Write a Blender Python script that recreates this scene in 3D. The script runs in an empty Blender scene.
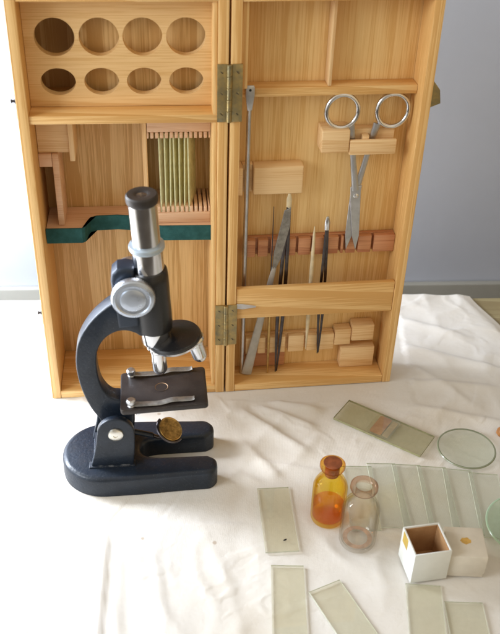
import bpy, bmesh, math, random
from mathutils import Vector, Matrix, noise
PI = math.pi
random.seed(7)
SC = bpy.context.scene
COL = SC.collection

# ------------------------------------------------------------------ materials
def new_mat(name):
    m = bpy.data.materials.new(name); m.use_nodes = True
    nt = m.node_tree
    for n in list(nt.nodes): nt.nodes.remove(n)
    out = nt.nodes.new('ShaderNodeOutputMaterial')
    b = nt.nodes.new('ShaderNodeBsdfPrincipled')
    nt.links.new(b.outputs[0], out.inputs[0])
    return m, nt, b, out

def N(nt, typ, **kw):
    n = nt.nodes.new(typ)
    for k, v in kw.items():
        if k in n.inputs: n.inputs[k].default_value = v
        else: setattr(n, k, v)
    return n

def ramp(nt, fac, stops):
    r = nt.nodes.new('ShaderNodeValToRGB')
    while len(r.color_ramp.elements) < len(stops): r.color_ramp.elements.new(0.5)
    for e, (p, c) in zip(r.color_ramp.elements, stops):
        e.position = p; e.color = (c[0], c[1], c[2], 1)
    nt.links.new(fac, r.inputs[0])
    return r

def wood(name, light, dark, axis='Z', ring=42, dist=2.2, rough=0.52, seed=0.0, fine=1.0, contrast=1.0):
    """varnished softwood / ash: growth-ring bands running along axis, fine pores"""
    m, nt, b, out = new_mat(name)
    L = nt.links
    tc = N(nt, 'ShaderNodeTexCoord')
    oi = N(nt, 'ShaderNodeObjectInfo')
    add = N(nt, 'ShaderNodeVectorMath', operation='MULTIPLY_ADD')
    comb = N(nt, 'ShaderNodeCombineXYZ')
    L.new(oi.outputs['Random'], comb.inputs[0]); L.new(oi.outputs['Random'], comb.inputs[2])
    L.new(comb.outputs[0], add.inputs[0]); add.inputs[1].default_value = (3.7, 0, 9.1)
    L.new(tc.outputs['Object'], add.inputs[2])
    mp = N(nt, 'ShaderNodeMapping')
    if axis == 'Z': mp.inputs['Scale'].default_value = (1, 1, 0.09)
    elif axis == 'X': mp.inputs['Scale'].default_value = (0.09, 1, 1); 
    else: mp.inputs['Scale'].default_value = (1, 0.09, 1)
    mp.inputs['Location'].default_value = (seed, seed * 0.7, seed * 1.3)
    L.new(add.outputs[0], mp.inputs[0])
    wv = N(nt, 'ShaderNodeTexWave', wave_type='RINGS' if axis == 'Z' else 'BANDS')
    if axis == 'Z': wv.rings_direction = 'Z'
    else: wv.bands_direction = 'DIAGONAL'
    wv.wave_profile = 'SAW'
    wv.inputs['Scale'].default_value = ring; wv.inputs['Distortion'].default_value = dist
    wv.inputs['Detail'].default_value = 2.5; wv.inputs['Detail Scale'].default_value = 26.0 / max(ring, 1)
    L.new(mp.outputs[0], wv.inputs[0])
    ns = N(nt, 'ShaderNodeTexNoise', Scale=900.0 * fine, Detail=3.0, Roughness=0.6)
    mp2 = N(nt, 'ShaderNodeMapping')
    s = 0.018
    mp2.inputs['Scale'].default_value = (1, 1, s) if axis == 'Z' else ((s, 1, 1) if axis == 'X' else (1, s, 1))
    L.new(add.outputs[0], mp2.inputs[0]); L.new(mp2.outputs[0], ns.inputs[0])
    nl = N(nt, 'ShaderNodeTexNoise', Scale=10.0, Detail=3.0)
    L.new(mp.outputs[0], nl.inputs[0])
    m1 = N(nt, 'ShaderNodeMath', operation='MULTIPLY_ADD'); L.new(wv.outputs['Fac'], m1.inputs[0]); m1.inputs[1].default_value = 0.32 * contrast
    m2 = N(nt, 'ShaderNodeMath', operation='MULTIPLY_ADD'); L.new(ns.outputs[0], m2.inputs[0]); m2.inputs[1].default_value = 0.95; 
    L.new(m2.outputs[0], m1.inputs[2])
    m3 = N(nt, 'ShaderNodeMath', operation='MULTIPLY'); L.new(nl.outputs[0], m3.inputs[0]); m3.inputs[1].default_value = 0.62
    L.new(m3.outputs[0], m2.inputs[2])
    md = [(a + c) / 2 for a, c in zip(light, dark)]
    r = ramp(nt, m1.outputs[0], [(0.62, light), (0.92, md), (1.0, dark)])
    L.new(r.outputs[0], b.inputs['Base Color'])
    b.inputs['Roughness'].default_value = rough
    b.inputs['Coat Weight'].default_value = 0.08; b.inputs['Coat Roughness'].default_value = 0.35
    bp = N(nt, 'ShaderNodeBump', Strength=0.18, Distance=0.0004)
    L.new(m1.outputs[0], bp.inputs['Height']); L.new(bp.outputs[0], b.inputs['Normal'])
    return m

def simple(name, col, rough=0.5, metal=0.0, var=0.0, vscale=40, bump=0.0, bscale=400, col2=None, rvar=0.0, coat=0.0, spec=0.5):
    m, nt, b, out = new_mat(name)
    L = nt.links
    b.inputs['Metallic'].default_value = metal; b.inputs['Roughness'].default_value = rough
    b.inputs['Base Color'].default_value = (*col, 1)
    b.inputs['Coat Weight'].default_value = coat
    b.inputs['Specular IOR Level'].default_value = spec
    tc = N(nt, 'ShaderNodeTexCoord')
    if var > 0 or col2 or rvar:
        ns = N(nt, 'ShaderNodeTexNoise', Scale=vscale, Detail=5.0, Roughness=0.6)
        L.new(tc.outputs['Object'], ns.inputs[0])
        c2 = col2 if col2 else tuple(max(0, c * (1 - var)) for c in col)
        r = ramp(nt, ns.outputs[0], [(0.35, col), (0.68, c2)])
        L.new(r.outputs[0], b.inputs['Base Color'])
        if rvar:
            mr = N(nt, 'ShaderNodeMapRange'); L.new(ns.outputs[0], mr.inputs[0])
            mr.inputs[1].default_value = 0.3; mr.inputs[2].default_value = 0.7
            mr.inputs[3].default_value = rough; mr.inputs[4].default_value = rough + rvar
            L.new(mr.outputs[0], b.inputs['Roughness'])
    if bump > 0:
        nb = N(nt, 'ShaderNodeTexNoise', Scale=bscale, Detail=3.0)
        L.new(tc.outputs['Object'], nb.inputs[0])
        bp = N(nt, 'ShaderNodeBump', Strength=bump, Distance=0.0005)
        L.new(nb.outputs[0], bp.inputs['Height']); L.new(bp.outputs[0], b.inputs['Normal'])
    return m

def thin_glass(name, tint, gloss=(0.9, 0.95, 1), rough=0.03, smear=0.0, smear_col=(0.5, 0.5, 0.42), ior=1.5):
    m, nt, b, out = new_mat(name)
    nt.nodes.remove(b); L = nt.links
    tr = N(nt, 'ShaderNodeBsdfTransparent'); tr.inputs[0].default_value = (*tint, 1)
    gl = N(nt, 'ShaderNodeBsdfGlossy'); gl.inputs['Color'].default_value = (*gloss, 1); gl.inputs['Roughness'].default_value = rough
    lw = N(nt, 'ShaderNodeLayerWeight'); pw = N(nt, 'ShaderNodeMath', operation='POWER'); L.new(lw.outputs['Facing'], pw.inputs[0]); pw.inputs[1].default_value = 5.0
    lw.inputs[0].default_value = 0.5
    fr = N(nt, 'ShaderNodeMath', operation='MULTIPLY_ADD'); L.new(pw.outputs[0], fr.inputs[0]); fr.inputs[1].default_value = 0.9; fr.inputs[2].default_value = 0.045
    mx = N(nt, 'ShaderNodeMixShader'); L.new(fr.outputs[0], mx.inputs[0]); L.new(tr.outputs[0], mx.inputs[1]); L.new(gl.outputs[0], mx.inputs[2])
    d1 = N(nt, 'ShaderNodeBsdfDiffuse'); d1.inputs[0].default_value = (*smear_col, 1)
    d2 = N(nt, 'ShaderNodeBsdfTranslucent'); d2.inputs[0].default_value = (*smear_col, 1)
    df = N(nt, 'ShaderNodeMixShader', Fac=0.5); L.new(d1.outputs[0], df.inputs[1]); L.new(d2.outputs[0], df.inputs[2])
    mx2 = N(nt, 'ShaderNodeMixShader'); L.new(mx.outputs[0], mx2.inputs[1]); L.new(df.outputs[0], mx2.inputs[2])
    tc = N(nt, 'ShaderNodeTexCoord')
    ns = N(nt, 'ShaderNodeTexNoise', Scale=60.0, Detail=5.0); L.new(tc.outputs['Object'], ns.inputs[0])
    mr = N(nt, 'ShaderNodeMapRange'); L.new(ns.outputs[0], mr.inputs[0])
    mr.inputs[1].default_value = 0.35; mr.inputs[2].default_value = 0.7
    mr.inputs[3].default_value = smear * 0.5; mr.inputs[4].default_value = smear
    L.new(mr.outputs[0], mx2.inputs[0])
    L.new(mx2.outputs[0], out.inputs[0])
    return m

def clear_wall(name, mid, edge, rough=0.02, gl=0.05):
    # blown glass wall: deeper tint where one looks along it, plus surface reflection
    m, nt, b, out = new_mat(name); nt.nodes.remove(b); L = nt.links
    lw = N(nt, 'ShaderNodeLayerWeight'); lw.inputs[0].default_value = 0.5
    r = ramp(nt, lw.outputs['Facing'], [(0.35, mid), (0.97, edge)])
    tr = N(nt, 'ShaderNodeBsdfTransparent'); L.new(r.outputs[0], tr.inputs[0])
    g = N(nt, 'ShaderNodeBsdfGlossy'); g.inputs['Roughness'].default_value = rough
    pw = N(nt, 'ShaderNodeMath', operation='POWER'); L.new(lw.outputs['Facing'], pw.inputs[0]); pw.inputs[1].default_value = 4.0
    fr = N(nt, 'ShaderNodeMath', operation='MULTIPLY_ADD'); L.new(pw.outputs[0], fr.inputs[0]); fr.inputs[1].default_value = 0.55; fr.inputs[2].default_value = gl
    mx = N(nt, 'ShaderNodeMixShader'); L.new(fr.outputs[0], mx.inputs[0]); L.new(tr.outputs[0], mx.inputs[1]); L.new(g.outputs[0], mx.inputs[2])
    L.new(mx.outputs[0], out.inputs[0])
    return m

def bottle_glass(name, col, clear=0.5, tcol=None):
    m, nt, b, out = new_mat(name); L = nt.links
    b.inputs['Base Color'].default_value = (*col, 1); b.inputs['Transmission Weight'].default_value = 1.0
    b.inputs['Roughness'].default_value = 0.02; b.inputs['IOR'].default_value = 1.45
    tr = N(nt, 'ShaderNodeBsdfTransparent'); tr.inputs[0].default_value = (*(tcol or col), 1)
    mx = N(nt, 'ShaderNodeMixShader', Fac=clear); L.new(b.outputs[0], mx.inputs[1]); L.new(tr.outputs[0], mx.inputs[2])
    L.new(mx.outputs[0], out.inputs[0])
    return m

WL, WD = (0.87, 0.595, 0.27), (0.66, 0.37, 0.12)
M_woodV = wood('wood_vertical', WL, WD, 'Z', ring=36, dist=2.0)
M_woodH = wood('wood_horizontal', WL, WD, 'X', ring=30, dist=2.5, seed=2.1)
M_back = wood('wood_back_panel', (0.87, 0.63, 0.31), (0.60, 0.36, 0.13), 'Z', ring=15, dist=5.5, seed=5.3, contrast=1.0)
M_backR = wood('wood_lid_panel', (0.89, 0.635, 0.295), (0.72, 0.435, 0.15), 'Z', ring=20, dist=4.0, seed=8.3, contrast=0.5)
M_pale = wood('wood_pale', (0.86, 0.62, 0.34), (0.70, 0.43, 0.19), 'X', ring=22, dist=2.0, seed=1.2, contrast=0.5)
M_paleV = wood('wood_pale_upright', (0.85, 0.61, 0.33), (0.68, 0.42, 0.19), 'Z', ring=22, dist=2.0, seed=1.9, contrast=0.6)
M_pink = wood('wood_pinkish', (0.80, 0.54, 0.35), (0.64, 0.37, 0.21), 'X', ring=20, dist=1.5, seed=3.2, contrast=0.6)
M_red = wood('wood_red', (0.60, 0.29, 0.14), (0.42, 0.16, 0.07), 'X', ring=20, dist=1.5, seed=4.4, contrast=0.8)
M_rack = wood('wood_rack', (0.86, 0.60, 0.30), (0.70, 0.43, 0.17), 'X', ring=14, dist=2.0, seed=6.6, contrast=0.5)
M_felt = simple('green_felt', (0.035, 0.115, 0.112), 0.95, var=0.35, vscale=120, bump=0.6, bscale=1500, spec=0.1)
M_chrome = simple('chrome', (0.74, 0.75, 0.78), 0.09, 1.0, rvar=0.12, vscale=60)
M_satin = simple('satin_steel', (0.62, 0.63, 0.66), 0.3, 1.0, var=0.25, vscale=90, rvar=0.15)
M_dull = simple('dull_steel', (0.40, 0.39, 0.37), 0.42, 1.0, var=0.4, vscale=150, rvar=0.2)
M_darksteel = simple('dark_steel', (0.13, 0.12, 0.13), 0.35, 1.0, var=0.4, vscale=120)
M_brass = simple('aged_brass', (0.50, 0.38, 0.17), 0.42, 1.0, col2=(0.30, 0.27, 0.17), vscale=160, bump=0.3, bscale=500)
M_brassy = simple('gold_mirror_back', (0.60, 0.38, 0.12), 0.36, 0.85, col2=(0.20, 0.12, 0.04), vscale=240, bump=0.5, bscale=500)
M_navy = simple('blue_black_enamel', (0.011, 0.019, 0.034), 0.34, 0.0, var=0.4, vscale=60, bump=0.5, bscale=420, coat=0.12, spec=0.4, rvar=0.12)
def add_wear(m, col=(0.20, 0.21, 0.22), amount=0.8):
    nt = m.node_tree; L = nt.links
    b = [n for n in nt.nodes if n.type == 'BSDF_PRINCIPLED'][0]
    src = b.inputs['Base Color'].links[0].from_socket
    bv = N(nt, 'ShaderNodeBevel', samples=4); bv.inputs[0].default_value = 0.0011
    ge = N(nt, 'ShaderNodeNewGeometry'); dt = N(nt, 'ShaderNodeVectorMath', operation='DOT_PRODUCT')
    L.new(bv.outputs[0], dt.inputs[0]); L.new(ge.outputs['Normal'], dt.inputs[1])
    tc = N(nt, 'ShaderNodeTexCoord'); ns = N(nt, 'ShaderNodeTexNoise', Scale=190.0, Detail=5.0, Roughness=0.7); L.new(tc.outputs['Object'], ns.inputs[0])
    a = N(nt, 'ShaderNodeMapRange'); L.new(dt.outputs['Value'], a.inputs[0]); a.inputs[1].default_value = 0.995; a.inputs[2].default_value = 0.93; a.inputs[3].default_value = 0; a.inputs[4].default_value = 1
    c = N(nt, 'ShaderNodeMapRange'); L.new(ns.outputs[0], c.inputs[0]); c.inputs[1].default_value = 0.50; c.inputs[2].default_value = 0.62
    mu = N(nt, 'ShaderNodeMath', operation='MULTIPLY'); L.new(a.outputs[0], mu.inputs[0]); L.new(c.outputs[0], mu.inputs[1])
    # fine dust on all of it
    n2 = N(nt, 'ShaderNodeTexNoise', Scale=900.0, Detail=2.0); L.new(tc.outputs['Object'], n2.inputs[0])
    d = N(nt, 'ShaderNodeMapRange'); L.new(n2.outputs[0], d.inputs[0]); d.inputs[1].default_value = 0.62; d.inputs[2].default_value = 0.78; d.inputs[3].default_value = 0; d.inputs[4].default_value = 0.2
    ma = N(nt, 'ShaderNodeMath', operation='MULTIPLY_ADD'); L.new(mu.outputs[0], ma.inputs[0]); ma.inputs[1].default_value = amount; L.new(d.outputs[0], ma.inputs[2]); ma.use_clamp = True
    mx = N(nt, 'ShaderNodeMix', data_type='RGBA'); L.new(ma.outputs[0], mx.inputs[0]); L.new(src, mx.inputs[6]); mx.inputs[7].default_value = (*col, 1)
    L.new(mx.outputs[2], b.inputs['Base Color'])
M_navy2 = simple('blue_black_machined', (0.020, 0.032, 0.055), 0.36, 0.2, var=0.25, vscale=80, bump=0.2, bscale=500, rvar=0.1)
M_black = simple('black_enamel', (0.007, 0.0075, 0.010), 0.30, 0.0, var=0.3, vscale=50, coat=0.15, rvar=0.15)
M_stage = simple('stage_black_brown', (0.013, 0.010, 0.010), 0.36, 0.0, col2=(0.028, 0.020, 0.017), vscale=35, bump=0.15, bscale=400, rvar=0.15)
add_wear(M_navy); add_wear(M_stage, (0.16, 0.13, 0.11), 0.6); add_wear(M_black, (0.14, 0.14, 0.15), 0.5)
M_blackcap = simple('eyepiece_black', (0.030, 0.024, 0.022), 0.5, var=0.3, vscale=80, bump=0.2)
M_ivory = simple('bone', (0.74, 0.62, 0.40), 0.45, var=0.25, vscale=120)
M_goldrod = simple('gold_needle', (0.62, 0.42, 0.16), 0.35, 0.8, var=0.3, vscale=120)
M_glasstop = thin_glass('slide_glass', (0.968, 0.976, 0.955), smear=0.06, smear_col=(0.84, 0.86, 0.76))
M_glassedge = simple('slide_glass_edge', (0.60, 0.63, 0.51), 0.2, 0.0, var=0.3, vscale=200)
M_glassY = thin_glass('slide_glass_yellowed', (0.968, 0.965, 0.925), smear=0.10, smear_col=(0.80, 0.78, 0.64))
M_rackglass = thin_glass('rack_slide_glass', (0.96, 0.965, 0.88), smear=0.7, smear_col=(0.95, 0.92, 0.66))
M_rackedge = simple('rack_slide_edge', (0.66, 0.64, 0.36), 0.25, 0.0, var=0.25, vscale=150)
M_lensglass = thin_glass('watch_glass', (0.96, 0.97, 0.94), smear=0.14, smear_col=(0.8, 0.82, 0.72))
M_lensrim = simple('watch_glass_rim', (0.24, 0.26, 0.17), 0.2, 0.0, var=0.2, vscale=120)
M_greenglass = thin_glass('green_dish_glass', (0.92, 0.965, 0.92), smear=0.15, smear_col=(0.62, 0.74, 0.62))
M_greenrim = simple('green_dish_rim', (0.38, 0.52, 0.38), 0.18, 0.0)
M_amber = clear_wall('amber_glass', (0.985, 0.90, 0.42), (0.93, 0.70, 0.24))
M_clear = clear_wall('clear_bottle_glass', (0.988, 0.985, 0.97), (0.82, 0.79, 0.73))
M_brownrim = clear_wall('brown_rim_glass', (0.90, 0.76, 0.68), (0.60, 0.36, 0.26))
M_liquid = clear_wall('orange_liquid', (0.98, 0.72, 0.28), (0.94, 0.52, 0.15), gl=0.01)
M_residue = simple('brown_residue', (0.55, 0.36, 0.24), 0.6, var=0.4, vscale=200)
M_cork = simple('stopper_red_brown', (0.34, 0.10, 0.04), 0.45, var=0.5, vscale=180, bump=0.3)
M_card = simple('white_card', (0.74, 0.76, 0.74), 0.75, var=0.08, vscale=60, bump=0.2, bscale=900, spec=0.2)
M_card2 = simple('aged_card', (0.66, 0.61, 0.52), 0.8, var=0.12, vscale=60, bump=0.2, bscale=900, spec=0.2)
M_cardin = simple('brown_card_inside', (0.42, 0.23, 0.10), 0.85, col2=(0.52, 0.31, 0.15), vscale=90, bump=0.3)
M_label = simple('yellow_label', (0.55, 0.38, 0.08), 0.8, var=0.2, vscale=90)
M_spot = simple('orange_stain', (0.66, 0.40, 0.10), 0.8, var=0.3, vscale=200)
M_tissue = simple('brown_specimen', (0.34, 0.16, 0.085), 0.6, col2=(0.46, 0.27, 0.15), vscale=160)
M_bead = simple('orange_brown_bead', (0.46, 0.20, 0.06), 0.4, var=0.3, vscale=200)

def cloth_material():
    m, nt, b, out = new_mat('white_cotton'); L = nt.links
    tc = N(nt, 'ShaderNodeTexCoord')
    n1 = N(nt, 'ShaderNodeTexNoise', Scale=7.0, Detail=6.0, Roughness=0.6); L.new(tc.outputs['Object'], n1.inputs[0])
    r1 = ramp(nt, n1.outputs[0], [(0.35, (0.72, 0.70, 0.67)), (0.56, (0.69, 0.655, 0.60)), (0.75, (0.60, 0.54, 0.45))])
    n2 = N(nt, 'ShaderNodeTexVoronoi', Scale=34.0); L.new(tc.outputs['Object'], n2.inputs[0])
    n2b = N(nt, 'ShaderNodeTexNoise', Scale=150.0, Detail=2.0); L.new(tc.outputs['Object'], n2b.inputs[0])
    ad = N(nt, 'ShaderNodeMath', operation='MULTIPLY_ADD'); L.new(n2b.outputs[0], ad.inputs[0]); ad.inputs[1].default_value = 0.10; L.new(n2.outputs['Distance'], ad.inputs[2])
    # few small brown specks: only some voronoi cells carry one
    sel = N(nt, 'ShaderNodeMath', operation='GREATER_THAN'); sep = N(nt, 'ShaderNodeSeparateColor'); L.new(n2.outputs['Color'], sep.inputs[0]); L.new(sep.outputs[0], sel.inputs[0]); sel.inputs[1].default_value = 0.86
    sp = N(nt, 'ShaderNodeMapRange'); L.new(ad.outputs[0], sp.inputs[0]); sp.inputs[1].default_value = 0.09; sp.inputs[2].default_value = 0.13; sp.inputs[3].default_value = 0.55; sp.inputs[4].default_value = 0.0
    mu = N(nt, 'ShaderNodeMath', operation='MULTIPLY'); L.new(sp.outputs[0], mu.inputs[0]); L.new(sel.outputs[0], mu.inputs[1])
    mx = N(nt, 'ShaderNodeMix', data_type='RGBA'); L.new(mu.outputs[0], mx.inputs[0]); L.new(r1.outputs[0], mx.inputs[6]); mx.inputs[7].default_value = (0.34, 0.22, 0.12, 1)
    L.new(mx.outputs[2], b.inputs['Base Color'])
    b.inputs['Roughness'].default_value = 0.9; b.inputs['Specular IOR Level'].default_value = 0.15
    b.inputs['Sheen Weight'].default_value = 0.2
    # weave
    w1 = N(nt, 'ShaderNodeTexWave', Scale=420.0, Distortion=0.6); w1.bands_direction = 'X'; L.new(tc.outputs['Object'], w1.inputs[0])
    w2 = N(nt, 'ShaderNodeTexWave', Scale=420.0, Distortion=0.6); w2.bands_direction = 'Y'; L.new(tc.outputs['Object'], w2.inputs[0])
    mm = N(nt, 'ShaderNodeMath', operation='MAXIMUM'); L.new(w1.outputs['Fac'], mm.inputs[0]); L.new(w2.outputs['Fac'], mm.inputs[1])
    n3 = N(nt, 'ShaderNodeTexNoise', Scale=45.0, Detail=5.0, Roughness=0.55); L.new(tc.outputs['Object'], n3.inputs[0])
    m3 = N(nt, 'ShaderNodeMath', operation='MULTIPLY_ADD'); L.new(n3.outputs[0], m3.inputs[0]); m3.inputs[1].default_value = 7.0; L.new(mm.outputs[0], m3.inputs[2])
    n4 = N(nt, 'ShaderNodeTexNoise', Scale=300.0, Detail=3.0, Roughness=0.7); L.new(tc.outputs['Object'], n4.inputs[0])
    m4 = N(nt, 'ShaderNodeMath', operation='MULTIPLY_ADD'); L.new(n4.outputs[0], m4.inputs[0]); m4.inputs[1].default_value = 1.6; L.new(m3.outputs[0], m4.inputs[2])
    bp0 = N(nt, 'ShaderNodeBump', Strength=0.45, Distance=0.0003); L.new(m4.outputs[0], bp0.inputs['Height'])
    # crisp pressed creases
    wr = N(nt, 'ShaderNodeTexNoise', Scale=5.0, Detail=4.0, Roughness=0.55, Distortion=0.6); L.new(tc.outputs['Object'], wr.inputs[0])
    ab = N(nt, 'ShaderNodeMath', operation='SUBTRACT'); L.new(wr.outputs[0], ab.inputs[0]); ab.inputs[1].default_value = 0.5
    ac = N(nt, 'ShaderNodeMath', operation='ABSOLUTE'); L.new(ab.outputs[0], ac.inputs[0])
    ap = N(nt, 'ShaderNodeMapRange', interpolation_type='SMOOTHSTEP'); L.new(ac.outputs[0], ap.inputs[0]); ap.inputs[1].default_value = 0.0; ap.inputs[2].default_value = 0.035; ap.inputs[3].default_value = 1.0; ap.inputs[4].default_value = 0.0
    bp = N(nt, 'ShaderNodeBump', Strength=0.35, Distance=0.0012); L.new(ap.outputs[0], bp.inputs['Height']); L.new(bp0.outputs[0], bp.inputs['Normal']); L.new(bp.outputs[0], b.inputs['Normal'])
    return m
M_cloth = cloth_material()
M_wall = simple('plaster_wall', (0.35, 0.37, 0.425), 0.9, var=0.06, vscale=5, bump=0.25, bscale=60, spec=0.2)
M_table = wood('table_wood', (0.42, 0.36, 0.20), (0.28, 0.22, 0.11), 'X', ring=18, dist=2.0, seed=9.2)

# ------------------------------------------------------------------ mesh helpers
class MB:
    """collects shapes, links them as one mesh object"""
    def __init__(s): s.bm = bmesh.new(); s.mats = []
    def mi(s, m):
        if m not in s.mats: s.mats.append(m)
        return s.mats.index(m)
    def _merge(s, b2, M, m):
        if M is not None: b2.transform(M)
        i = s.mi(m)
        for f in b2.faces: f.material_index = i
        me = bpy.data.meshes.new('t'); b2.to_mesh(me); b2.free()
        s.bm.from_mesh(me); bpy.data.meshes.remove(me)
    def box(s, x0, x1, y0, y1, z0, z1, m, bev=0.0006, M=None, seg=2):
        b = bmesh.new(); bmesh.ops.create_cube(b, size=1)
        for v in b.verts: v.co = Vector(((x0 + x1) / 2 + v.co.x * (x1 - x0), (y0 + y1) / 2 + v.co.y * (y1 - y0), (z0 + z1) / 2 + v.co.z * (z1 - z0)))
        if bev > 0: bmesh.ops.bevel(b, geom=b.edges[:], offset=bev, segments=seg, affect='EDGES', profile=0.5)
        s._merge(b, M, m); return s
    def lathe(s, prof, m, M=None, n=40, close=False):
        """prof: (r,z) list bottom to top"""
        b = bmesh.new(); rings = []
        for r, z in prof:
            if r < 1e-6: rings.append([b.verts.new((0, 0, z))])
            else: rings.append([b.verts.new((r * math.cos(2 * PI * k / n), r * math.sin(2 * PI * k / n), z)) for k in range(n)])
        pr = list(zip(rings[:-1], rings[1:]))
        if close: pr.append((rings[-1], rings[0]))
        for a, c in pr:
            for k in range(n):
                k2 = (k + 1) % n
                if len(a) == 1 and len(c) == 1: continue
                if len(a) == 1: b.faces.new((a[0], c[k2], c[k]))
                elif len(c) == 1: b.faces.new((a[k], a[k2], c[0]))
                else: b.faces.new((a[k], a[k2], c[k2], c[k]))
        bmesh.ops.recalc_face_normals(b, faces=b.faces[:])
        s._merge(b, M, m); return s
    def prism(s, pts, t0, t1, m, M=None, bev=0.0, seg=3, plane='XZ', top_only=False):
        """outline extruded between t0 and t1 (along y for 'XZ', along z for 'XY')"""
        b = bmesh.new()
        f = (lambda p, t: (p[0], t, p[1])) if plane == 'XZ' else (lambda p, t: (p[0], p[1], t))
        A = [b.verts.new(f(p, t0)) for p in pts]; B = [b.verts.new(f(p, t1)) for p in pts]
        fa = b.faces.new(A); fb = b.faces.new(B[::-1]); n = len(pts)
        for k in range(n): b.faces.new((A[k], B[k], B[(k + 1) % n], A[(k + 1) % n]))
        bmesh.ops.recalc_face_normals(b, faces=b.faces[:])
        if bev > 0:
            es = list(fb.edges) if top_only else list(fa.edges) + list(fb.edges)
            bmesh.ops.bevel(b, geom=es, offset=bev, segments=seg, affect='EDGES', profile=0.5)
        s._merge(b, M, m); return s
    def tube(s, pts, rad, m, M=None, n=12, flat=1.0, up=None, closed=False):
        """swept tube, rad scalar or list; flat squashes the section along 'up'"""
        b = bmesh.new(); P = [Vector(p) for p in pts]; k = len(P); rings = []
        prev = Vector(up) if up else None
        for i, p in enumerate(P):
            if closed: t = P[(i + 1) % k] - P[i - 1]
            else: t = P[min(i + 1, k - 1)] - P[max(i - 1, 0)]
            t.normalize()
            u = prev if prev is not None else Vector((0, 1, 0)) if abs(t.y) < 0.9 else Vector((1, 0, 0))
            u = (u - t * u.dot(t)).normalized(); w = t.cross(u)
            if up is None: prev = u
            r = rad[i] if isinstance(rad, (list, tuple)) else rad
            rings.append([b.verts.new(p + (u * math.cos(2 * PI * j / n) * flat + w * math.sin(2 * PI * j / n)) * r) for j in range(n)])
        rr = list(zip(rings[:-1], rings[1:])) + ([(rings[-1], rings[0])] if closed else [])
        for a, c in rr:
            for j in range(n): b.faces.new((a[j], a[(j + 1) % n], c[(j + 1) % n], c[j]))
        if not closed: b.faces.new(rings[0][::-1]); b.faces.new(rings[-1])
        bmesh.ops.recalc_face_normals(b, faces=b.faces[:])
        s._merge(b, M, m); return s
    def build(s, name, parent=None, loc=None, rot=None, smooth=True, mat=None):
        me = bpy.data.meshes.new(name); s.bm.to_mesh(me); s.bm.free()
        for m in s.mats: me.materials.append(m)
        if smooth:
            for p in me.polygons: p.use_smooth = True
            me.set_sharp_from_angle(angle=math.radians(32))
        o = bpy.data.objects.new(name, me); COL.objects.link(o)
        if parent: o.parent = parent
        if loc is not None: o.location = loc
        if rot is not None: o.rotation_euler = rot
        if mat is not None: o.matrix_local = mat
        return o

def tag(o, label=None, cat=None, group=None, kind=None):
    if label: o['label'] = label
    if cat: o['category'] = cat
    if group: o['group'] = group
    if kind: o['kind'] = kind
    return o
def empty(name, loc=(0, 0, 0), rz=0):
    o = bpy.data.objects.new(name, None); COL.objects.link(o)
    o.empty_display_size = 0.02; o.location = loc; o.rotation_euler = (0, 0, rz)
    return o
T = Matrix.Translation
def RX(a): return Matrix.Rotation(a, 4, 'X')
def RY(a): return Matrix.Rotation(a, 4, 'Y')
def RZ(a): return Matrix.Rotation(a, 4, 'Z')
def smoothpts(pts, sub=6, closed=False):
    """Catmull-Rom through 2-D or 3-D points"""
    P = [Vector(p) for p in pts]; n = len(P); out = []
    rng = range(n) if closed else range(n - 1)
    for i in rng:
        p0 = P[(i - 1) % n] if closed or i > 0 else P[0]; p1 = P[i]; p2 = P[(i + 1) % n]
        p3 = P[(i + 2) % n] if closed or i + 2 < n else P[-1]
        for k in range(sub):
            t = k / sub
            out.append(0.5 * ((2 * p1) + (p2 - p0) * t + (2 * p0 - 5 * p1 + 4 * p2 - p3) * t * t + (3 * p1 - p0 - 3 * p2 + p3) * t ** 3))
    if not closed: out.append(P[-1])
    return [tuple(v) for v in out]

# ------------------------------------------------------------------ camera
camd = bpy.data.cameras.new('camera'); cam = bpy.data.objects.new('camera', camd); COL.objects.link(cam)
R2 = Vector((0.99941226, 0.01983717, 0.02795751)); U2 = Vector((-0.03428025, 0.57833619, 0.81507798)); F = Vector((0, 0.81555732, -0.5786763))
mt = Matrix((R2, U2, -F)).transposed().to_4x4(); mt.translation = (0.02274245, -0.71195056, 0.59829442)
cam.matrix_world = mt
camd.sensor_fit = 'HORIZONTAL'; camd.sensor_width = 36; camd.lens = 924.65 / 500 * 36
camd.clip_start = 0.01; camd.clip_end = 50
SC.camera = cam

# ------------------------------------------------------------------ setting
WALLROT = math.radians(4.8)
EX = Vector((math.cos(WALLROT), math.sin(WALLROT), 0)); EY = Vector((-EX.y, EX.x, 0))
EDGE_O = Vector((0, 0.168, 0))           # a point of the far table edge
m = MB(); m.box(-2.6, 2.2, 0, 0.08, -1.0, 1.8, M_wall, 0)
wall = m.build('wall', None, EDGE_O + EY * 0.115, (0, 0, WALLROT), smooth=False); tag(wall, kind='structure')
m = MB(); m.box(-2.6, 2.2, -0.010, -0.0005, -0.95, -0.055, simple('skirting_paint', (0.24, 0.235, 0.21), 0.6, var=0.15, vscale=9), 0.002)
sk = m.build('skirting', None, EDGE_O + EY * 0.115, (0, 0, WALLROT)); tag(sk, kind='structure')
m = MB(); m.box(-1.1, 1.0, -0.545, 0.004, -0.036, -0.0065, M_table, 0.003)
tbl = m.build('table', None, EDGE_O, (0, 0, WALLROT))
tag(tbl, 'wooden table under the white cloth, bare olive brown corner behind at right', 'table')
m = MB(); m.box(-3, 3, -3, 1.2, -0.78, -0.74, simple('floor_boards', (0.06, 0.05, 0.045), 0.6), 0)
tag(m.build('floor', None, (0, 0, 0), smooth=False), kind='structure')

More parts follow.
